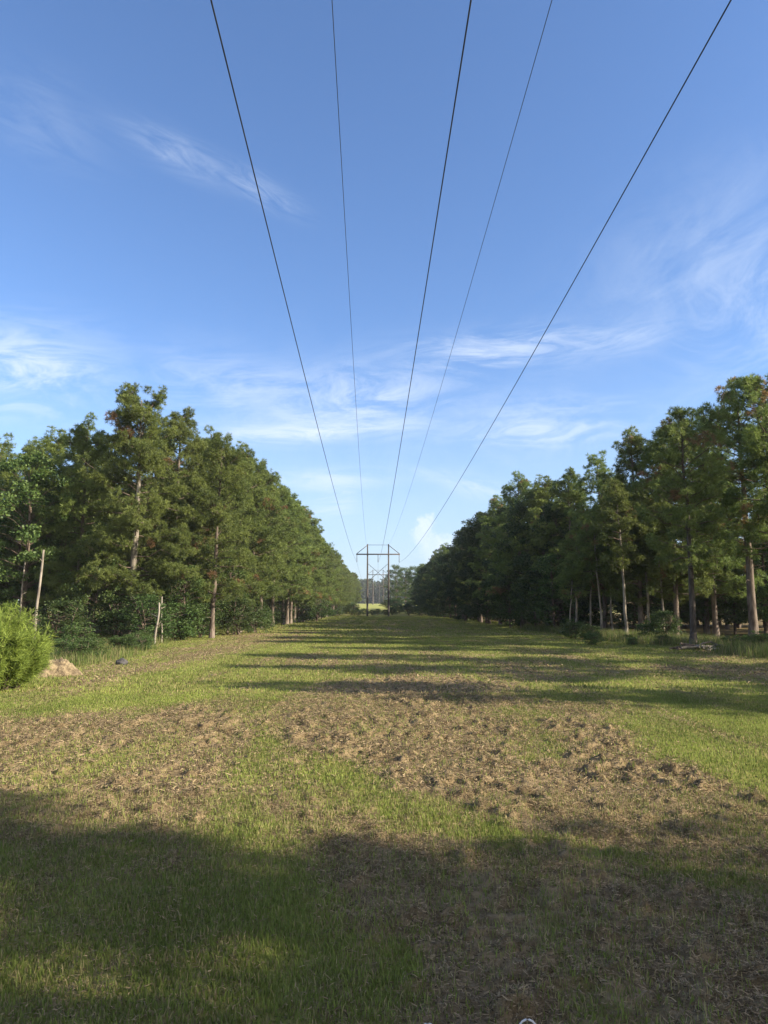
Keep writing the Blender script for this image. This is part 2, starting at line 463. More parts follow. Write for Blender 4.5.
def make_pine(h, cb, rmax, seed, dead_amt=.014, r0=.14, fork=False, dens=1.0, bark=None, lean=0.0, top=.75, per=20):
    R_ = np.random.default_rng(seed); rd = random.Random(seed)
    root = empty('pine_tree', (0, 0, 0))
    k = 12; zz = np.linspace(-.15, h * .97, k)
    wob = np.cumsum(R_.normal(size=(k, 2)) * .034, 0); wob[0] = 0
    tp = np.stack([wob[:, 0] + lean * zz, wob[:, 1], zz], -1)
    tr = r0 * (1 - zz / h) ** .8 + .018; tr[0] *= 1.35
    tb = Tube(); tb.tube(tp, tr, 8); tb.build('trunk', bark or M_BARK, root)
    axisz = lambda z: np.array([np.interp(z, zz, tp[:, 0]), np.interp(z, zz, tp[:, 1]), z])
    tw = Tube(); C = []; A = []; D = []; B = []
    z = cb
    if fork: tops = [(np.array([-.55, 0, 0]), 1.0), (np.array([.65, .1, 0]), .97)]
    while z < h:
        t = (z - cb) / (h - cb)
        prof = (1 - t ** 2.0) ** top * (.62 + .42 * math.sin(min(1, t * 2.6 + .2) * math.pi * .5))
        nb = 3 if t < .85 else 2
        a0 = rd.random() * 6.28
        for j in range(nb + (rd.random() < .4)):
            if rd.random() < .12: continue
            L = max(.35, rmax * prof * rd.uniform(.6, 1.12)); az = a0 + j * 6.28 / nb + rd.uniform(-.5, .5)
            el = R(rd.uniform(-12, 16) + 42 * t ** 1.5)
            base = axisz(z + rd.uniform(-.15, .15))
            if fork and t > .78: base = base + tops[j % 2][0] * (t - .78) / .22 * 1.1
            m = 5; tt = np.linspace(0, 1, m)
            dirh = np.array([math.cos(az), math.sin(az), 0.])
            P = base + dirh * (L * math.cos(el) * tt)[:, None]
            P[:, 2] += L * math.sin(el) * tt + .10 * L * (tt ** 2 - .5 * tt)
            P[1:-1] += R_.normal(size=(m - 2, 3)) * .04 * L
            tw.tube(P, .008 + (.014 + .016 * L / rmax) * (1 - tt), 4, cap=False)
            shade = rd.random(); isd = rd.random() < dead_amt
            side_ = np.array([-dirh[1], dirh[0], 0.])
            us = [1.0] + [rd.uniform(.3, .92) for _ in range(int(L * 1.9 * dens) + (rd.random() < .5))]
            for u in us:            # a cushion of needle bursts at the end of each side twig
                c = np.array([np.interp(u, tt, P[:, i]) for i in range(3)])
                so = 0 if u == 1.0 else rd.choice((-1, 1)) * rd.uniform(.2, .55) * min(1, L / 2 + .3)
                cc = c + side_ * so + dirh * .12 + np.array([0, 0, rd.uniform(-.15, .25)])
                tw.tube(np.array([c, cc]), [.011, .005], 3, cap=False)
                cr = rd.uniform(.24, .40) * (.75 + .25 * min(1, L / 1.5)); m2 = int(rd.uniform(11, 16) * (cr / .32) ** 1.5)
                v = unit(R_.normal(size=(m2, 3)) + np.array([0, 0, .35])); q_ = cc + v * cr * np.array([1.1, 1.1, .78]) * (.45 + .55 * R_.random((m2, 1)))
                sh = rd.random(); isdd = isd or rd.random() < dead_amt * .8
                for a_, v_ in zip(q_, v):
                    C.append(a_); A.append(unit(v_ + [0, 0, .25])); D.append(.85 * (rd.random() < .8) if isdd else 0)
                    B.append(.5 * sh + .3 * shade + .15 * R_.random())
            C.append(P[-1]); A.append(unit(dirh + [0, 0, .5])); D.append(.9 if isd else 0); B.append(.6)
        z += rd.uniform(.30, .48) * (1 if t < .8 else .7)
    for e in ([tp[-1]] if not fork else [tp[-1] + np.array([-.55, 0, .1]), tp[-1] + np.array([.68, .1, 0])]):
        if fork: tw.tube(np.array([axisz(h * .8), (axisz(h * .8) + e) / 2 + [0, 0, .1], e]), [.06, .04, .015], 5)
        for q in range(14):
            C.append(e + R_.normal(size=3) * [.16, .16, .3]); A.append(np.array([0, 0, 1.])); D.append(0); B.append(R_.random())
    for q in range(int((h - cb) * 11)):     # short sprays close to the stem
        z0 = rd.uniform(cb + .6, h * .96); az = rd.random() * 6.28; rr = rd.uniform(.25, .85)
        dv = np.array([math.cos(az), math.sin(az), 0.]); b0 = axisz(z0); c0 = b0 + dv * rr + [0, 0, .15]
        tw.tube(np.array([b0, c0]), [.009, .004], 3, cap=False); sh = rd.random()
        for _ in range(3): C.append(c0 + R_.normal(size=3) * .13); A.append(unit(dv + [0, 0, .6])); D.append(0); B.append(.5 * sh + .3 * R_.random())
    # a few dead stubs below the crown
    for q in range(6):
        z0 = rd.uniform(max(1.2, cb * .45), cb + .8); az = rd.random() * 6.28; L = rd.uniform(.3, 1.1)
        b0 = axisz(z0); tw.tube(np.array([b0, b0 + [math.cos(az) * L * .6, math.sin(az) * L * .6, .05], b0 + [math.cos(az) * L, math.sin(az) * L, -.1]]), [.02, .013, .005], 4, cap=False)
    tw.build('branches', M_TWIG, root)
    V, T, K = needles(np.array(C), np.array(A), np.array(D, float), np.array(B), per, .21, .026, R_)
    np_mesh('crown', V, [T], M_NEEDLE, root, colors=K)
    return root


def leaves(name, pts, size, mat, parent, pal, R_, flat=.35):
    n = len(pts)
    d = unit(R_.normal(size=(n, 3)) * [1, 1, .6]); nr = unit(R_.normal(size=(n, 3)) + np.array([0, 0, .6]))
    s = unit(np.cross(d, nr)); L = (size * (.6 + .8 * R_.random(n)))[:, None]
    V = np.stack([pts - d * L * .5, pts + s * L * flat, pts + d * L * .5, pts - s * L * flat], 1).reshape(-1, 3)
    b = np.arange(n)[:, None] * 4
    r = R_.random(n)[:, None]; c = np.array(pal[0]) + (np.array(pal[1]) - np.array(pal[0])) * r
    return np_mesh(name, V, [b + [0, 1, 2, 3]], mat, parent, colors=np.repeat(c, 4, 0))


def make_broadleaf(h, cb, rmax, seed, n=12000, pal=((.045, .085, .02), (.13, .18, .04)), size=.12, r0=.12, name='broadleaf_tree', stems=1, clumps=90):
    R_ = np.random.default_rng(seed); rd = random.Random(seed)
    root = empty(name, (0, 0, 0)); tb = Tube(); cl = []
    for s in range(stems):
        bx, by = (0, 0) if stems == 1 else (rd.uniform(-.25, .25), rd.uniform(-.25, .25))
        k = 7; zz = np.linspace(-.1, h * .85, k); wob = np.cumsum(R_.normal(size=(k, 2)) * .07 * (h / 8), 0); wob[0] = 0
        sp = (rd.uniform(-.3, .3), rd.uniform(-.3, .3)) if stems > 1 else (0, 0)
        tp = np.stack([bx + wob[:, 0] + sp[0] * zz, by + wob[:, 1] + sp[1] * zz, zz], -1)
        tb.tube(tp, (r0 * (1 - np.clip(zz, 0, h) / h) ** .7 + .01), 7)
        for i in range(clumps // stems):
            t = rd.random() ** .85; z = cb + (h - cb) * t * .97
            rr = rmax * math.sqrt(max(.05, 1 - (2 * t - .85) ** 2 * .75)) * rd.uniform(.35, 1.0)
            az = rd.random() * 6.28
            c = np.array([bx + math.cos(az) * rr, by + math.sin(az) * rr, z]); b = np.array([np.interp(z * .85, zz, tp[:, q]) for q in range(3)])
            tb.tube(np.array([b, (b + c) / 2 + [0, 0, .08 * rr], c]), [.012 + .02 * r0 / .12 * (1 - t), .012, .004], 4, cap=False)
            cl.append((c, rd.uniform(.25, .62) * (rmax / 2.2) ** .6))
    tb.build('trunk' if name == 'broadleaf_tree' else 'stems', M_TWIG, root)
    per = n // len(cl); P = []
    for c, r in cl:
        v = unit(R_.normal(size=(per, 3))) * (R_.random(per) ** .5 * r)[:, None] * [1.15, 1.15, .7]
        P.append(c + v)
    leaves('crown' if name == 'broadleaf_tree' else 'foliage', np.concatenate(P), size, M_LEAF, root, pal, R_)
    return root


PINES = [make_pine(12.5, 2.3, 2.9, 101), make_pine(13, 2.6, 2.7, 102, .03), make_pine(12, 2.0, 3.1, 103, .015),
         make_pine(12.8, 2.4, 2.8, 104, .02), make_pine(11.5, 3.0, 2.4, 105, .02)]
TALL = make_pine(14.4, 2.6, 3.4, 111, .01, .22, fork=True, top=.62, dens=1.4, bark=M_BARK_PALE, lean=-.0)
BARE = [make_pine(12.8, 4.6, 3.1, 121, .16, .22, top=.45, dens=.85), make_pine(12.2, 4.2, 2.7, 122, .04, .15, dens=.8, bark=M_BARK_DARK, top=.55)]
SPARSE = make_pine(12, 4.4, 3.4, 171, .02, .14, dens=.42, top=.5)
THIN = [make_pine(9.5, 4.4, 1.7, 131, .03, .085, dens=.8, bark=M_BARK_PALE), make_pine(8.2, 3.6, 1.5, 132, .03, .07, dens=.8, bark=M_BARK_PALE)]
DENSE = [make_broadleaf(12.5, .3, 3.3, 161, 34000, ((.028, .055, .018), (.085, .12, .032)), .15, .16, 'broadleaf_tree', 1, 170), make_broadleaf(11.5, .2, 3.0, 162, 30000, ((.03, .052, .02), (.075, .11, .03)), .15, .15, 'broadleaf_tree', 1, 150)]
BROAD = [make_broadleaf(9, 1.6, 2.5, 141, 15000), make_broadleaf(6.0, .7, 1.7, 142, 9000, ((.04, .085, .02), (.12, .18, .04)), .11, .07)]
SHRUB = [make_broadleaf(1.7, .15, .9, 151, 4200, ((.04, .08, .02), (.11, .17, .04)), .08, .02, 'shrub', 5, 60),
         make_broadleaf(2.6, .25, 1.2, 152, 5200, ((.035, .07, .018), (.09, .14, .035)), .09, .025, 'shrub', 5, 70)]
used = set()


def place(proto, x, y, h0, h, label, cat='pine tree', group=None, rz=None, wide=1.0, tilt=(0, 0)):
    """h0: the source's height, h: the height wanted"""
    s = h / h0; rz = random.uniform(0, 6.28) if rz is None else rz
    z = float(gz(np.array([x]), np.array([y]))[0])
    if proto.name in used: return copy_thing(proto, (x, y, z), rz, (s * wide, s * wide, s), label, cat, group, tilt)
    used.add(proto.name); proto.location = (x, y, z); proto.rotation_euler = (tilt[0], tilt[1], rz); proto.scale = (s * wide, s * wide, s)
    return tag(proto, label, cat, group)


H = [12.5, 13, 12, 12.8, 11.5]
for _i in range(14):
    _d = random.uniform(56, 74)
    place(BROAD[1], pd(random.uniform(655, 800), _d), _d, 6, random.uniform(5, 8), 'dark leafy understory tree far inside the right wood', 'leafy tree', 'leafy trees far inside the right wood', wide=1.5)
GL = 'pines of the left tree line'; GR = 'pines of the right tree line'
# --- left, the ones that can be told apart  (px of trunk, metres ahead, source, height, label)
place(TALL, pd(130, 36.7), 36.7, 14.4, 13.0, 'tallest left-hand pine, thick pale leaning trunk and knobbly forked top against the sky', 'pine tree', GL, rz=R(12), tilt=(0, R(1.5)))
left = [
    (213, 40, 3, 11.2, 'pine with a straight grey trunk standing out at the grass edge left of the pylon'),
    (172, 43, 1, 13.6, 'full green pine directly behind the right flank of the tallest left-hand pine'),
    (78, 38.5, 0, 11.6, 'rounded dark-green pine just left of the tallest forked pine'),
    (206, 47, 0, 13.0, 'dense pine rising above the pine with the straight grey trunk'),
    (240, 50, 2, 12.7, 'wide pine with a few brown sprays, second in the left line beyond the grey-trunked pine'),
    (262, 58, 1, 12.9, 'left-line pine with a narrow spiky top, third beyond the grey-trunked pine'),
    (283, 69, 3, 12.9, 'left-line pine about half way down the slope of treetops'),
    (299, 84, 0, 12.8, 'smaller-looking left-line pine past the middle of the row'),
]
for px, d, i, h, lb in left:
    place(PINES[i], pd(px, d), d, H[i], h, lb, 'pine tree', GL)
place(BROAD[0], pd(22, 37), 37, 9, 9.8, 'leafy dark tree at the left edge behind the bright bush, with yellowish upper leaves', 'leafy tree')
place(BROAD[1], pd(95, 36), 36, 6, 6.0, 'small leafy tree with layered light-green sprays below the rounded pine', 'leafy tree', wide=.85)
place(PINES[2], pd(48, 43), 43, 12, 12.0, 'dark pine between the left-edge leafy tree and the rounded pine', 'pine tree', GL)
place(PINES[4], pd(-8, 42), 42, 11.5, 11.6, 'pine cut by the left edge of the photo above the leafy tree', 'pine tree', GL)
place(PINES[1], pd(110, 44), 44, 13, 12.4, 'dark pine filling the gap between the rounded pine and the tallest pine', 'pine tree', GL)
place(BROAD[1], pd(185, 37.5), 37.5, 6, 3.9, 'low leafy tree in front of the pines left of the grey trunk', 'leafy tree', wide=1.1)
for px, d, i, h in ((251, 54, 3, 12.6), (273, 63, 0, 12.7), (291, 76, 1, 12.8), (196, 50, 1, 13.6), (232, 55, 2, 13.2), (150, 46, 3, 13.4)):
    place(PINES[i], pd(px, d), d, H[i], h, 'pine squeezed between the larger crowns of the left tree line slope', 'pine tree', 'squeezed pines of the left line', wide=1.05)
y = 55.0
while y < 200:
    place(SHRUB[int(y) % 2], -9.3 + random.uniform(-.7, .4), y, (1.7, 2.6)[int(y) % 2], random.uniform(1.2, 2.6), 'sunlit shrub at the foot of the far left tree line', 'shrub', 'sunlit shrubs along the far left line', wide=1.3)
    y += random.uniform(3, 9)
# the far line, merged into one slope of crowns
y = 73.0; i = 0
while y < 262:
    x = -9.6 + random.uniform(-.5, .5) + (1.2 * sst(200, 262, y))
    k = random.randrange(4)
    place(PINES[k], x, y, H[k], random.uniform(11.2, 13.5) * (1 if y < 200 else .93), 'pine merged with its neighbours in the far sunlit slope of the left tree line', 'pine tree', 'far pines of the left tree line', wide=1.12)
    y += random.uniform(4.2, 5.4) * (1 if y < 140 else 1.5); i += 1
# --- left, rows behind
for row, (xr, y0, y1, st) in enumerate([(-14, 50, 215, 6.0), (-18.5, 43, 110, 5.5), (-24, 41, 90, 5.5), (-30, 42, 80, 6), (-37, 44, 70, 6)]):
    y = y0
    while y < y1:
        k = random.randrange(5)
        place(PINES[k], xr + random.uniform(-1.2, 1.2), y, H[k], random.uniform(10.5, 12.3), 'dark pine standing back inside the left wood behind the front row', 'pine tree', 'pines inside the left wood')
        y += random.uniform(.8, 1.25) * st
for px, d, h in ((14, 41, 8), (60, 41, 6), (118, 40.5, 5), (160, 42, 6), (196, 43, 5.5), (228, 46, 5), (-20, 40, 7)):
    place(BROAD[1], pd(px, d), d, 6, h, 'dark leafy understory tree in the shade of the left wood', 'leafy tree', 'leafy understory of the left wood', wide=1.15)

# --- right
place(BARE[0], pd(753, 35.5), 35.5, 12.8, 12.6, 'tall right-hand pine with rust-brown sprays and a thick bare trunk near the right edge', 'pine tree', GR, rz=R(40), tilt=(0, R(-2)))
place(BARE[1], pd(692, 30.5), 30.5, 12.2, 9.9, 'pine with a dark bare trunk rising beside the pile of fallen branches', 'pine tree', GR, rz=R(200))
place(BARE[1], pd(779, 33), 33, 12.2, 12.3, 'pine cut by the right edge of the photo, only its left branches showing', 'pine tree', GR, rz=R(100), wide=1.1)
right = [
    (676, 41, 1, 12.3, 'bushy-topped pine rising behind the dark-trunked pine by the branch pile'),
    (716, 42, 3, 12.9, 'tall pine standing between the branch-pile pine and the rust-brown pine, further back'),
    (641, 43, 0, 12.2, 'broad pine rising over the thin pale trunks at the right wood edge'),
    (604, 47, 4, 11.7, 'narrow pine left of the thin pale trunks with open lower branches'),
    (574, 52, 1, 11.6, 'pine with a thin spire sticking out of the treetops on the right'),
    (548, 56, 2, 11.6, 'dark pine left of the thin spire on the right'),
    (522, 62, 0, 13.0, 'rounded light-tipped pine topping the right-hand dark mass of trees'),
    (500, 72, 2, 12.4, 'dark pine where the right treetops begin to fall away towards the pylon'),
]
for px, d, i, h, lb in right:
    place(PINES[i], pd(px, d), d, H[i], h, lb, 'pine tree', GR, wide=1.05 if i != 4 else .95)
thin = [(626, 40, 0, 8.6, 'thin pine whose pale trunk is bent low, left of two close pale trunks'),
        (640, 43, 1, 7.6, 'left one of two close thin pale-trunked pines at the right wood edge'),
        (649, 42, 0, 8.8, 'right one of two close thin pale-trunked pines at the right wood edge'),
        (664, 41, 1, 6.6, 'short thin pine between the two close pale trunks and the dark-trunked pine'),
        (602, 43, 0, 7.2, 'thin pine with a single low bright spray left of the bent pale trunk'),
        (612, 44, 1, 6.4, 'slender pine behind the low bright spray'),
        (590, 45, 1, 6.2, 'slender short pine, second left of the low bright spray'),
        (576, 46, 0, 6.8, 'leftmost slender pale pine, above the tall weeds of the right edge'),
        (569, 44, 1, 4.8, 'small pine leaning over the tall weeds at the right edge')]
for n_, (px, d, i, h, lb) in enumerate(thin):
    place(THIN[i], pd(px, d), d, (9.5, 8.2)[i], h, lb, 'pine tree', 'thin pines at the right wood edge', tilt=(0, R(random.uniform(-4, 2))))
for px, d, k, h, lb in ((538, 58, 0, 11.6, 'round dark leafy tree closing the right wall just left of the thin spire'), (511, 66, 1, 11.2, 'round dark leafy tree below the rounded light-tipped pine on the right'),
                        (558, 53, 1, 9.6, 'lower dark leafy tree directly left of the slender pale pines'), (490, 76, 0, 11.6, 'dark leafy tree where the right treetops begin to fall towards the pylon')):
    place(DENSE[k], pd(px, d), d, (12.5, 11.5)[k], h, lb, 'leafy tree')
y = 78.0; i = 0
while y < 205:
    k = random.randrange(4); x = 11.9 + random.uniform(-.6, .6)
    if i % 3 == 1: place(PINES[k], x + .4, y, H[k], random.uniform(11.3, 13.2), 'pine merged with its neighbours in the far dark slope of the right tree line', 'pine tree', 'far pines of the right tree line', wide=1.12)
    else: place(DENSE[i % 2], x, y, (12.5, 11.5)[i % 2], random.uniform(10.4, 12.6), 'round dark leafy tree merged into the far dark slope of the right tree line', 'leafy tree', 'far leafy trees of the right tree line', wide=1.1)
    y += random.uniform(4.3, 5.6) * (1 if y < 130 else 1.4); i += 1
for row, (xr, y0, y1, st) in enumerate([(16.5, 50, 205, 6.0), (21.5, 46, 110, 6), (27, 44, 85, 6), (33, 42, 70, 6), (40, 44, 66, 6.5)]):
    y = y0
    while y < y1:
        k = random.randrange(5)
        place(PINES[k], xr + random.uniform(-1.2, 1.2), y, H[k], random.uniform(10, 12), 'dark pine standing back inside the right wood behind the front row', 'pine tree', 'pines inside the right wood')
        y += random.uniform(.8, 1.25) * st
for px, d, h, lb in ((396, 232, 14.5, 'pale hazy tree directly right of the pylon at the far end of the right line'), (405, 226, 13.5, 'hazy tree second from the pylon at the far end of the right line'), (414, 215, 13.5, 'hazy tree third from the pylon at the far end of the right line'), (424, 212, 14, 'hazy tree fourth from the pylon at the far end of the right line')):
    place(BROAD[0], pd(px, d), d, 9, h, lb, 'leafy tree')
for px, d, h in ((555, 50, 5.5), (585, 52, 5), (610, 50, 5.5), (650, 50, 6), (680, 47, 5), (705, 47, 6), (735, 46, 6), (765, 44, 7), (790, 42, 7), (535, 54, 5), (510, 62, 5)):
    place(BROAD[1], pd(px, d), d, 6, h, 'dark leafy understory tree in the shade of the right wood', 'leafy tree', 'leafy understory of the right wood', wide=1.2)
# pines of the right line standing nearer than the frame shows: their shade lies across the clearing
for x, y, h, k in ((19, 28.5, 12.5, 0), (20.5, 23.5, 12, 4), (18.5, 18.6, 12.0, 3), (19.5, 14.0, 12.4, 4), (18, 9.4, 11.2, 4),
                   (18.5, -13.8, 13, 1), (17.5, -9.6, 12, 4)):
    place(PINES[k], x, y, H[k], h, 'pine of the right tree line standing nearer the photographer than the frame shows', 'pine tree', 'near pines of the right tree line')

for P_, h0, x, y, h in ((SPARSE, 12, 17.4, -2.2, 11.8), (SPARSE, 12, 14.2, -3.6, 10.2), (SPARSE, 12, 20.5, -6.4, 12.6), (THIN[0], 9.5, 15.4, -.7, 9.6), (BARE[1], 12.2, 16.6, -12.5, 11.5)):
    place(P_, x, y, h0, h, 'bare-stemmed pine of the right tree line standing beside the photographer outside the frame', 'pine tree', 'near pines of the right tree line')
# --- snags and a fallen heap
def snag(px, d, h, r, lean, label, forks=0):
    root = empty('dead_tree', (pd(px, d), d, 0)); t = Tube()
    zz = np.linspace(-.1, h, 6); P = np.stack([lean * zz + rng.normal(size=6) * .02, rng.normal(size=6) * .02, zz], -1)
    t.tube(P, r * (1 - .35 * zz / h), 8); t.build('trunk', M_BARK_PALE, root)
    for q in range(1 + forks):
        b = Tube()
        z0 = h * random.uniform(.4, .95); a = random.uniform(0, 6.28); L = random.uniform(.15, .45)
        b.tube(np.array([[lean * z0, 0, z0], [lean * z0 + math.cos(a) * L, math.sin(a) * L, z0 + L * .5]]), [r * .4, .008], 5)
        b.build('branch', M_BARK_PALE, root)
    tag(root, label, 'dead tree')


snag(157, 33.5, 1.9, .055, .07, 'broken pale stump trunk leaning at the weedy left edge below the tallest pine', 2)
snag(37, 34, 4.4, .075, .05, 'snapped pale trunk with a broken top behind the bright bush', 1)
snag(21, 36, 4.0, .05, .03, 'thin pale dead trunk left of the snapped trunk behind the bright bush')
snag(163, 35, 2.2, .045, -.02, 'second thin grey stem just right of the broken leaning stump', 1)

root = empty('branch_pile', (pd(697, 28.6), 28.6, 0))
for q in range(16):
    t = Tube(); L = random.uniform(.5, 1.5); a = random.uniform(-.5, .5) + (0 if q % 3 else 1.3); cx = random.uniform(-.85, .85); cy = random.uniform(-.35, .35); z = random.uniform(.05, .26) * (1 - abs(cx) * .4)
    dx, dy = math.cos(a) * L / 2, math.sin(a) * L / 2; sl = random.uniform(-.12, .15)
    P = np.array([[cx - dx, cy - dy, max(.02, z - sl)], [cx, cy, z + random.uniform(0, .05)], [cx + dx, cy + dy, max(.03, z + sl)]])
    t.tube(P, [.05, .04, .02], 6); t.build('branch', M_BARK_PALE if q % 2 else M_BARK, root)
tag(root, 'pile of pale fallen branches at the foot of the dark-trunked right pine', 'branch pile')

# --- bright feathery bush, dirt mound, dark stone at the left edge
def feather_bush(x, y, h, rad, n, label, seed, name='bush'):
    R_ = np.random.default_rng(seed); root = empty(name, (x, y, float(gz(np.array([x]), np.array([y]))[0]))); t = Tube(); P = []; Dv = []
    for s in range(n):
        a = R_.random() * 6.28; r = rad * math.sqrt(R_.random()); hh = h * (1 - .5 * (r / rad) ** 2) * R_.uniform(.45, 1.15) * (.82 + .35 * math.sin(a * 2.3 + 1) * (r / rad))
        b = np.array([math.cos(a) * r * .55, math.sin(a) * r * .55, 0]); e = np.array([math.cos(a) * r * 1.05, math.sin(a) * r * 1.05, hh])
        mid = (b + e) / 2 + [0, 0, .12 * hh]; t.tube(np.array([b, mid, e]), [.008, .006, .003], 4, cap=False)
        m = 60
        u = R_.random(m) ** .7 * .95 + .05
        q = (1 - u)[:, None] ** 2 * b + 2 * ((1 - u) * u)[:, None] * mid + (u ** 2)[:, None] * e
        P.append(q + R_.normal(size=(m, 3)) * .045); Dv.append(unit((e - mid) + R_.normal(size=(m, 3)) * .35 * hh))
    t.build('stems', M_TWIG, root)
    P = np.concatenate(P); D = np.concatenate(Dv); per = 5; P = np.repeat(P, per, 0); D = unit(np.repeat(D, per, 0) + R_.normal(size=(len(P), 3)) * .45)
    L = (.10 + .14 * R_.random(len(P)))[:, None]; side = unit(np.cross(D, R_.normal(size=D.shape))) * .006
    V = np.stack([P - side, P + side, P + D * L], 1).reshape(-1, 3); b = np.arange(len(P))[:, None] * 3
    c = np.array([.12, .18, .028]) + (np.array([.33, .42, .07]) - np.array([.12, .18, .028])) * R_.random(len(P))[:, None]
    np_mesh('foliage', V, [b + [0, 1, 2]], M_GRASS, root, colors=np.repeat(c, 3, 0))
    tag(root, label, 'bush'); return root


feather_bush(-7.95, 14.9, 1.72, 1.08, 300, 'big bright yellow-green feathery bush at the left edge of the photo', 5)

bmx, bmy = pd(56, 18.0), 18.0
th = np.linspace(0, 2 * np.pi, 36, endpoint=False); rr = np.linspace(0, 1, 14)
V = [];
for r_ in rr:
    for a in th:
        ro = 1 + .22 * math.sin(a * 3 + 1) + .12 * math.sin(a * 7); x = math.cos(a) * r_ * .62 * ro; y = math.sin(a) * r_ * .5 * ro
        x += .12 * (1 - r_); hgt = .36 * (1 - r_ ** 2.0) ** .9 * (.35 + 1.2 * float(fbm(np.array([x * 3 + 9.]), np.array([y * 3 + 4.]), 4, 4)[0])) + (float(vn(np.array([x * 14 + 30.]), np.array([y * 14 + 30.]), 3)[0]) - .5) * .16 * (1 - r_)
        V.append((x, y, hgt - .05 * r_))
q = np.array([(i * 36 + j, i * 36 + (j + 1) % 36, (i + 1) * 36 + (j + 1) % 36, (i + 1) * 36 + j) for i in range(13) for j in range(36)])
mound = np_mesh('dirt_mound', np.array(V), [q], M_DIRT, smooth=False); mound.location = (bmx, bmy, 0)
tag(mound, 'small sandy tan dirt mound right beside the bright feathery bush', 'dirt mound')


def stone(x, y, sx, sy, sz, seed, label):
    import bmesh
    bm = bmesh.new(); bmesh.ops.create_icosphere(bm, subdivisions=3, radius=1)
    for v in bm.verts:
        k = 1 + .9 * (float(fbm(np.array([v.co.x * 1.7 + seed]), np.array([v.co.y * 1.7 + v.co.z * 2.1 + seed]), seed, 3)[0]) - .5)
        v.co = (v.co.x * sx * k, v.co.y * sy * k, max(-.3, v.co.z) * sz * k)
    me = bpy.data.meshes.new('stone'); bm.to_mesh(me); bm.free(); me.materials.append(M_STONE)
    for p in me.polygons: p.use_smooth = True
    o = bpy.data.objects.new('stone', me); col.objects.link(o); o.location = (x, y, .03); tag(o, label, 'stone')


stone(pd(125, 21.5), 21.5, .18, .14, .12, 3, 'dark grey stone lying where the mown grass meets the left weeds')

# --- shrubs along the edges
sh = [(62, 30, 1, 2.0, 'dusky green shrub standing right behind the dirt mound'), (82, 27.5, 0, 1.15, 'low green shrub between the dirt mound and the dark stone'),
      (72, 24.5, 0, .75, 'small dark shrub in the weeds left of the dark stone'), (150, 35, 1, 2.3, 'leafy shrub round the foot of the broken leaning stump'),
      (178, 37, 0, 1.9, 'shrub between the leaning stump and the grey-trunked pine'), (122, 36, 1, 2.2, 'shrub hiding the foot of the tallest left-hand pine'),
      (200, 41, 1, 2.0, 'shrub close left of the grey pine trunk'), (236, 45, 1, 2.3, 'shrub right of the grey pine trunk, one gap away'),
      (252, 48, 0, 1.6, 'small shrub in the gap beneath the left-line pines'), (318, 92, 1, 3.2, 'round bright shrub reaching out from the far left tree line onto the grass'),
      (572, 38, 0, 1.0, 'low weed-like shrub below the leftmost slender pale pine'), (588, 37, 0, .8, 'flat shrub right of the tall pale reeds at the right edge'),
      (664, 36, 1, 1.5, 'shrub left of the dark-trunked pine at the right wood edge'), (648, 37, 0, 1.0, 'low shrub under the two close pale trunks'),
      (758, 28, 0, .8, 'green shrub in the tall weeds at the right edge of the photo'), (632, 31.5, 0, .35, 'tiny shrub alone on the grass left of the branch pile')]
for px, d, k, h, lb in sh:
    place(SHRUB[k], pd(px, d), d, (1.7, 2.6)[k], h, lb, 'shrub', 'shrubs along the wood edges', wide=1.3)
for q in range(16):
    d = random.uniform(22.5, 33); px = random.uniform(66, 150) if d > 26 else random.uniform(60, 105)
    place(SHRUB[0], pd(px, d), d, 1.7, random.uniform(.3, .8), 'low leafy weed clump in the green fringe behind the dark stone', 'weed clump', 'low weed clumps of the left fringe', wide=1.4)
for q in range(12):
    d = random.uniform(27, 36); px = random.uniform(700, 790) if d < 31 else random.uniform(560, 680)
    place(SHRUB[0], pd(px, d), d, 1.7, random.uniform(.3, .7), 'low leafy weed clump in the green fringe of the right wood edge', 'weed clump', 'low weed clumps of the right fringe', wide=1.4)
for x0, ya, yb, st, gl in ((-12.5, 40, 200, 7, 'left'), (15.5, 46, 190, 7, 'right')):
    y = ya
    while y < yb:
        k = random.randrange(2)
        place(SHRUB[1], x0 + random.uniform(-1.5, 1.5), y, 2.6, random.uniform(2.2, 3.4), 'dark shrub deep in the shade under the far %s tree line' % gl, 'shrub', 'shrubs under the %s tree line' % gl, wide=1.7)
        y += random.uniform(.7, 1.2) * st
for px, d, h in ((358, 160, 1.3), (364, 168, 1.5), (372, 164, 1.2), (378, 171, 1.4), (385, 162, 1.3), (392, 166, 1.7), (352, 172, 2.6), (408, 165, 2.6), (420, 158, 2.2), (432, 162, 2.8), (398, 188, 2.6), (412, 192, 3.0), (347, 190, 3.4), (388, 240, 3), (396, 205, 3.6)):
    place(SHRUB[1], pd(px, d), d, 2.6, h, 'small shrub in the corridor beyond the near pylon', 'shrub', 'shrubs beyond the near pylon', wide=1.9)


# --- tall weeds fringing the woods: uncountable
def c_weed(x, y, s, r):
    a = np.array([.07, .12, .025]); b = np.array([.2, .24, .06]); d = np.array([.36, .29, .15]); r = r[:, None]
    c = a * (1 - r) + b * r
    return np.where(rng.random(len(x))[:, None] < .22, d * (.5 + .6 * r), c)


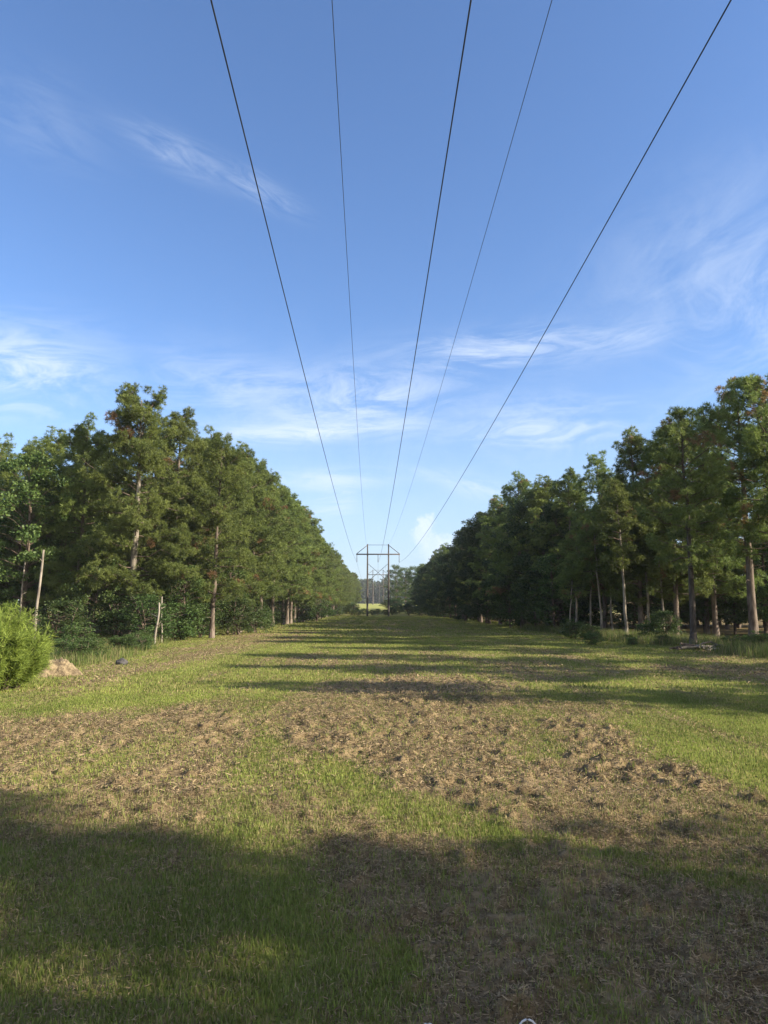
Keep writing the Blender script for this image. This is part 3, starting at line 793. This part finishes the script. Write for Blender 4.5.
def edge_keep(side, y0, y1):
    def k(x, y, s):
        e = np.interp(y, [14, 20, 26, 32, 40, 60, 200], [-7.8, -8.2, -8.4, -9.7, -10.6, -10.2, -10.2]) if side < 0 else \
            np.interp(y, [20, 26, 30, 36, 44, 60, 200], [13.4, 12.1, 12.0, 11.0, 10.8, 11.2, 11.4])
        w = (x - e) * side
        p = fbm(x * .7, y * .5, 200 + side, 3)
        return sst(-.4, 1.2, w) * (1 - sst(2.5, 6, w)) * sst(.33, .55, p)
    return k


w1 = blades('tall_weeds', 260000, (-22, -6.5, 16, 60), (.08, .5), (.007, .015), edge_keep(-1, 0, 0), c_weed, M_GRASS, (.05, .5)); tag(w1, 'tall green and straw-coloured weeds along the left wood edge', 'weeds', kind='stuff')
w2 = blades('tall_weeds', 260000, (11, 24, 20, 60), (.12, .6), (.008, .018), edge_keep(1, 0, 0), c_weed, M_GRASS, (.05, .5)); tag(w2, 'tall green and straw-coloured weeds along the right wood edge', 'weeds', kind='stuff')

# ------------------------------------------------------------------ far wood closing the view
def far_wood():
    R_ = np.random.default_rng(77); P = []; n = 900
    xs_ = np.concatenate([R_.uniform(-60, 60, 260), R_.uniform(-700, 700, n)]); ys_ = np.concatenate([R_.uniform(560, 620, 260), R_.uniform(560, 760, n)])
    zb = gz(xs_, ys_)
    for x, y, z in zip(xs_, ys_, zb):
        h = R_.uniform(14, 21); m = 110
        t = R_.random(m); v = unit(R_.normal(size=(m, 3)))
        r = 5.2 * np.sqrt(np.clip(1 - (t * 1.9 - .9) ** 2, .12, 1))[:, None]
        p = np.stack([x + v[:, 0] * r[:, 0], y + v[:, 1] * r[:, 0], z + .3 + t * h * R_.uniform(.9, 1.0)], -1); P.append(p)
    o = leaves('far_wood', np.concatenate(P), 2.0, M_LEAF, None, ((.03, .055, .02), (.075, .11, .035)), R_, .4)
    tag(o, 'distant dark band of woodland closing the end of the corridor', 'wood', kind='stuff')


far_wood()


# ------------------------------------------------------------------ pylons
def pylon(x, y, label, s=1.0):
    z0 = float(gz(np.array([x]), np.array([y]))[0]); root = empty('wooden_pylon', (x, y, z0), 0, s)
    for sx in (-1, 1):
        t = Tube(); t.tube(np.array([[sx * 2.15, 0, -.3], [sx * 2.15, 0, 7], [sx * 2.15, 0, 14.6]]), [.21, .18, .13], 10); t.build('pole', M_POLE, root)
    t = Tube()
    t.box((-4.45, -.2, 12.5), (4.45, -.2, 12.5), .12, .26); t.build('crossarm', M_POLE, root, False)
    for sx in (-1, 1):
        t = Tube(); t.box((sx * 2.17, -.16, 14.35), (sx * 4.35, -.16, 12.62), .09, .12); t.build('strut', M_POLE, root, False)
    t = Tube(); t.box((-2.1, .0, 14.42), (2.1, .0, 14.42), .05, .07); t.build('tie_bar', M_POLE, root, False)
    for sx, yy in ((-1, .2), (1, .3)):
        t = Tube(); t.box((sx * 2.05, yy, 10.6), (-sx * 2.05, yy, 7.0), .06, .08); t.build('cross_brace', M_POLE, root, False)
    for X in (-4.3, 0, 4.3):
        t = Tube(); zz = np.linspace(12.38, 10.85, 16); t.tube(np.stack([np.full(16, X), np.full(16, -.2), zz], -1), [.03 if q % 2 else .10 for q in range(16)], 8); t.build('insulator', M_INS, root)
    tag(root, label, 'pylon', 'wooden H-frame pylons'); return root


P1 = pylon(0, 145, 'near wooden two-pole pylon standing in the grass at the end of the clearing')
P2 = pylon(0.0, 300, 'middle wooden pylon seen small between the poles of the near pylon')
P3 = pylon(-1.2, 520, 'farthest tiny pylon poking above the distant wood')
Z = [p.location.z for p in (P1, P2, P3)]


def wire(name, px0, xt, zt, den, sag, rad, label, group):
    A = ray(px0, 0) * den + [0, 0, EYE]; B = np.array([xt, 145, Z[0] + zt])
    pts = []
    for t in np.concatenate([np.linspace(-.75, 0, 20, endpoint=False), np.linspace(0, 1, 70)]):
        p = A * (1 - t) + B * t; p[2] -= 4 * sag * t * (1 - t); pts.append(p)
    for a, b, sg in ((B, np.array([xt, 300, Z[1] + zt]), 3.0), (np.array([xt, 300, Z[1] + zt]), np.array([xt - 1.2, 520, Z[2] + zt]), 5)):
        for t in np.linspace(.04, 1, 25):
            p = a * (1 - t) + b * t; p[2] -= 4 * sg * t * (1 - t); pts.append(p)
    pts = np.array(pts); pts[:, 1] -= 0
    t = Tube(); t.tube(pts, rad, 6); o = t.build(name, M_WIRE); tag(o, label, 'power line', group); return o


wire('power_line', 211, -4.3, 10.85, 11.76, 1.3, .015, 'thick black wire on the left of the sky', 'conductors')
wire('power_line', 471, 0, 10.85, 11.76, 1.6, .015, 'thick black wire in the middle, between the two thin wires', 'conductors')
wire('power_line', 731, 4.3, 10.85, 11.76, 1.7, .015, 'thick black wire on the right, reaching the top right of the sky', 'conductors')
wire('shield_wire', 332, -2.15, 14.45, 13.9, 3.2, .008, 'left one of the two thin grey wires', 'thin shield wires')
wire('shield_wire', 552, 2.15, 14.45, 13.9, 1.5, .008, 'right one of the two thin grey wires', 'thin shield wires')

# two small pale wire hoops at the very bottom
for px, lb in ((428, 'left one of two small pale wire hoops at the bottom of the photo'), (528, 'right one of two small pale wire hoops at the bottom of the photo')):
    x, y = at(px, 1041); t = Tube(); a = np.linspace(0, math.pi, 12)
    z0 = float(gz(np.array([x]), np.array([y]))[0])
    t.tube(np.stack([np.cos(a) * .045, np.zeros(12), np.sin(a) * .075 - .01], -1), .004, 6)
    o = t.build('wire_hoop', M_PALEWIRE); o.location = (x, y, z0); tag(o, lb, 'wire hoop')

# ------------------------------------------------------------------ thin air
hm = bpy.data.materials.new('haze_air'); hm.use_nodes = True; hn = hm.node_tree; hn.nodes.clear(); h_ = N(hn)
ho = h_.new('ShaderNodeOutputMaterial'); hv = h_.new('ShaderNodeVolumePrincipled')
hv.inputs['Color'].default_value = (.86, .93, 1, 1); hv.inputs['Density'].default_value = .00026; hv.inputs['Anisotropy'].default_value = 0
h_.L.new(hv.outputs[0], ho.inputs['Volume'])
x0, x1, y0, y1, z0, z1 = -800, 800, -60, 900, -2.5, 34
HV = np.array([(x, y, z) for z in (z0, z1) for y in (y0, y1) for x in (x0, x1)])
HQ = np.array([(0, 2, 3, 1), (4, 5, 7, 6), (0, 1, 5, 4), (2, 6, 7, 3), (0, 4, 6, 2), (1, 3, 7, 5)])
tag(np_mesh('haze', HV, [HQ], hm), kind='stuff')

# ------------------------------------------------------------------ sky
w = bpy.data.worlds.new('World'); sc.world = w; w.use_nodes = True
nt = w.node_tree; nt.nodes.clear(); n = N(nt)
out = n.new('ShaderNodeOutputWorld'); bg = n.new('ShaderNodeBackground'); bg.inputs[1].default_value = .11
sky = n.new('ShaderNodeTexSky', sky_type='NISHITA'); sky.sun_disc = False
sky.sun_elevation = R(SUN_EL); sky.sun_rotation = math.atan2(SUN_DIR[0], SUN_DIR[1])
sky.air_density = 1.0; sky.dust_density = .6; sky.ozone_density = 2.4; sky.altitude = 50
tc = n.new('ShaderNodeTexCoord'); sp = n.new('ShaderNodeSeparateXYZ'); n.L.new(tc.outputs['Generated'], sp.inputs[0])
X, Y, Zc = sp.outputs
az = n.math('ARCTAN2', X, Y); el = n.math('ARCSINE', Zc)
az = n.math('MULTIPLY', az, 180 / math.pi); el = n.math('MULTIPLY', el, 180 / math.pi)


def azel(px, py):
    r = ray(px, py); r = r / np.linalg.norm(r)
    return math.degrees(math.atan2(r[0], r[1])), math.degrees(math.asin(r[2]))


# wisps: two end points in the picture, half width in degrees, strength, noise scale, noise stretch
WISPS = [
    ((128, 128), (232, 176), .8, .3, .3, 6), ((225, 170), (300, 212), .7, .26, .5, 5), ((-20, 90), (100, 150), 2.0, .09, .3, 5),
    ((-60, 372), (105, 372), 2.4, .75, .22, 4), ((130, 378), (300, 392), 2.4, .38, .2, 4), ((240, 400), (470, 398), 2.4, .55, .22, 3.5),
    ((205, 434), (410, 428), .8, .85, .3, 5), ((400, 358), (600, 345), 1.4, .55, .3, 5), ((560, 350), (680, 330), .8, .4, .4, 6),
    ((455, 432), (640, 424), 1.8, .55, .22, 3), ((660, 330), (860, 290), 6.5, .34, .08, 1.4), ((560, 330), (790, 180), 3.4, .16, .1, 4),
    ((260, 478), (400, 476), .8, .5, .3, 5), ((300, 505), (360, 500), 1.2, .5, .3, 4), ((440, 478), (520, 500), .7, .45, .3, 5), ((400, 470), (470, 480), .5, .22, .3, 5),
    ((380, 350), (380, 560), 14, .06, .12, 2),
]
total = None
for i, (a, b, wd, stg, ns, stx) in enumerate(WISPS):
    a0, e0 = azel(*a); a1, e1 = azel(*b); ca, ce = (a0 + a1) / 2, (e0 + e1) / 2
    L = math.hypot(a1 - a0, e1 - e0) / 2; ang = math.atan2(e1 - e0, a1 - a0); c_, s_ = math.cos(ang), math.sin(ang)
    da = n.math('SUBTRACT', az, ca); de = n.math('SUBTRACT', el, ce)
    u = n.math('ADD', n.math('MULTIPLY', da, c_), n.math('MULTIPLY', de, s_))
    v = n.math('SUBTRACT', n.math('MULTIPLY', de, c_), n.math('MULTIPLY', da, s_))
    cm = n.new('ShaderNodeCombineXYZ'); n.set(cm.inputs[0], n.math('MULTIPLY', u, 1 / stx)); n.set(cm.inputs[1], v); cm.inputs[2].default_value = i * 7.3
    nz = n.noise(cm.outputs[0], ns * 2.0, 10, .68, 1.3)
    w2_ = n.noise(cm.outputs[0], ns * .5, 3, .5)
    vv = n.math('ADD', v, n.math('MULTIPLY', n.math('SUBTRACT', w2_, .5), wd * 2.2))
    r2 = n.math('ADD', n.math('POWER', n.math('DIVIDE', n.math('ABSOLUTE', u), L * 1.15), 2.0), n.math('POWER', n.math('DIVIDE', n.math('ABSOLUTE', vv), wd * 1.35), 2.0))
    m = n.math('EXPONENT', n.math('MULTIPLY', r2, -1.5))
    d = n.math('MULTIPLY', n.math('MULTIPLY', m, n.rng(nz, .34, .68)), stg * 1.25)
    total = d if total is None else n.math('SUBTRACT', 1.0, n.math('MULTIPLY', n.math('SUBTRACT', 1.0, total), n.math('SUBTRACT', 1.0, d)))
# a small heap cloud low beside the pylon
for (px, py, ra, stg) in ((426, 522, .75, .8), (421, 534, 1.0, .7), (447, 545, .9, .6), (434, 550, 1.4, .55)):
    a0, e0 = azel(px, py)
    cm = n.new('ShaderNodeCombineXYZ'); n.set(cm.inputs[0], az); n.set(cm.inputs[1], el); cm.inputs[2].default_value = px
    nz = n.noise(cm.outputs[0], 1.5, 5, .6)
    r = n.new('ShaderNodeVectorMath', operation='DISTANCE'); cm2 = n.new('ShaderNodeCombineXYZ'); n.set(cm2.inputs[0], az); n.set(cm2.inputs[1], el); n.L.new(cm2.outputs[0], r.inputs[0]); r.inputs[1].default_value = (a0, e0, 0)
    dd = n.math('ADD', r.outputs['Value'], n.math('MULTIPLY', n.math('SUBTRACT', nz, .5), 1.8))
    d = n.rng(dd, ra * .3, ra * 1.2, stg, 0)
    total = n.math('SUBTRACT', 1.0, n.math('MULTIPLY', n.math('SUBTRACT', 1.0, total), n.math('SUBTRACT', 1.0, d)))
# thin bright haze added to the unseen sky behind and sunward, lifts and warms shadows
fill_veil = n.math('MULTIPLY', n.rng(n.math('SUBTRACT', n.math('MULTIPLY', X, .35), Y), -.35, .7), n.rng(n.noise(tc.outputs['Generated'], 2.2, 5, .55, .4), .25, .7, .25, .7))
hz = n.rng(el, -2, 20, .8, 0)
skc = n.mix(1.0, sky.outputs[0], (.70, .82, 1.0, 1), 'MULTIPLY')
c1 = n.mix(hz, skc, (2.5, 3.1, 3.8, 1))
c2 = n.mix(n.math('MULTIPLY', total, .9, clamp=True), c1, (3.7, 4.15, 4.8, 1))
c2 = n.mix(fill_veil, c2, (4.4, 3.9, 3.4, 1))
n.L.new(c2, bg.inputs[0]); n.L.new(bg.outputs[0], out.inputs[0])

# ------------------------------------------------------------------ sun
sd = bpy.data.lights.new('sun', 'SUN'); sd.energy = 4.9; sd.angle = R(.53); sd.color = (1.0, .88, .70)
so = bpy.data.objects.new('sun', sd); col.objects.link(so)
from mathutils import Vector
ce_ = math.cos(R(SUN_EL)); v = Vector((SUN_DIR[0] * ce_, SUN_DIR[1] * ce_, math.sin(R(SUN_EL))))
so.rotation_euler = v.to_track_quat('Z', 'Y').to_euler(); so.location = v * 60

# ------------------------------------------------------------------ camera
cd = bpy.data.cameras.new('camera'); co = bpy.data.objects.new('camera', cd); col.objects.link(co); sc.camera = co
cd.sensor_fit = 'VERTICAL'; cd.sensor_height = 36; cd.lens = 36 * F / 1024; cd.clip_start = .05; cd.clip_end = 9000
co.location = (0, 0, EYE); co.rotation_euler = (R(90) + PITCH, 0, -YAW)
sc.render.resolution_x = 768; sc.render.resolution_y = 1024
sc.view_settings.view_transform = 'Standard'; sc.view_settings.look = 'None'; sc.view_settings.exposure = 1.18; sc.view_settings.gamma = 1
sc.cycles.max_bounces = 3; sc.cycles.diffuse_bounces = 2; sc.cycles.transparent_max_bounces = 4
sc.cycles.use_adaptive_sampling = True
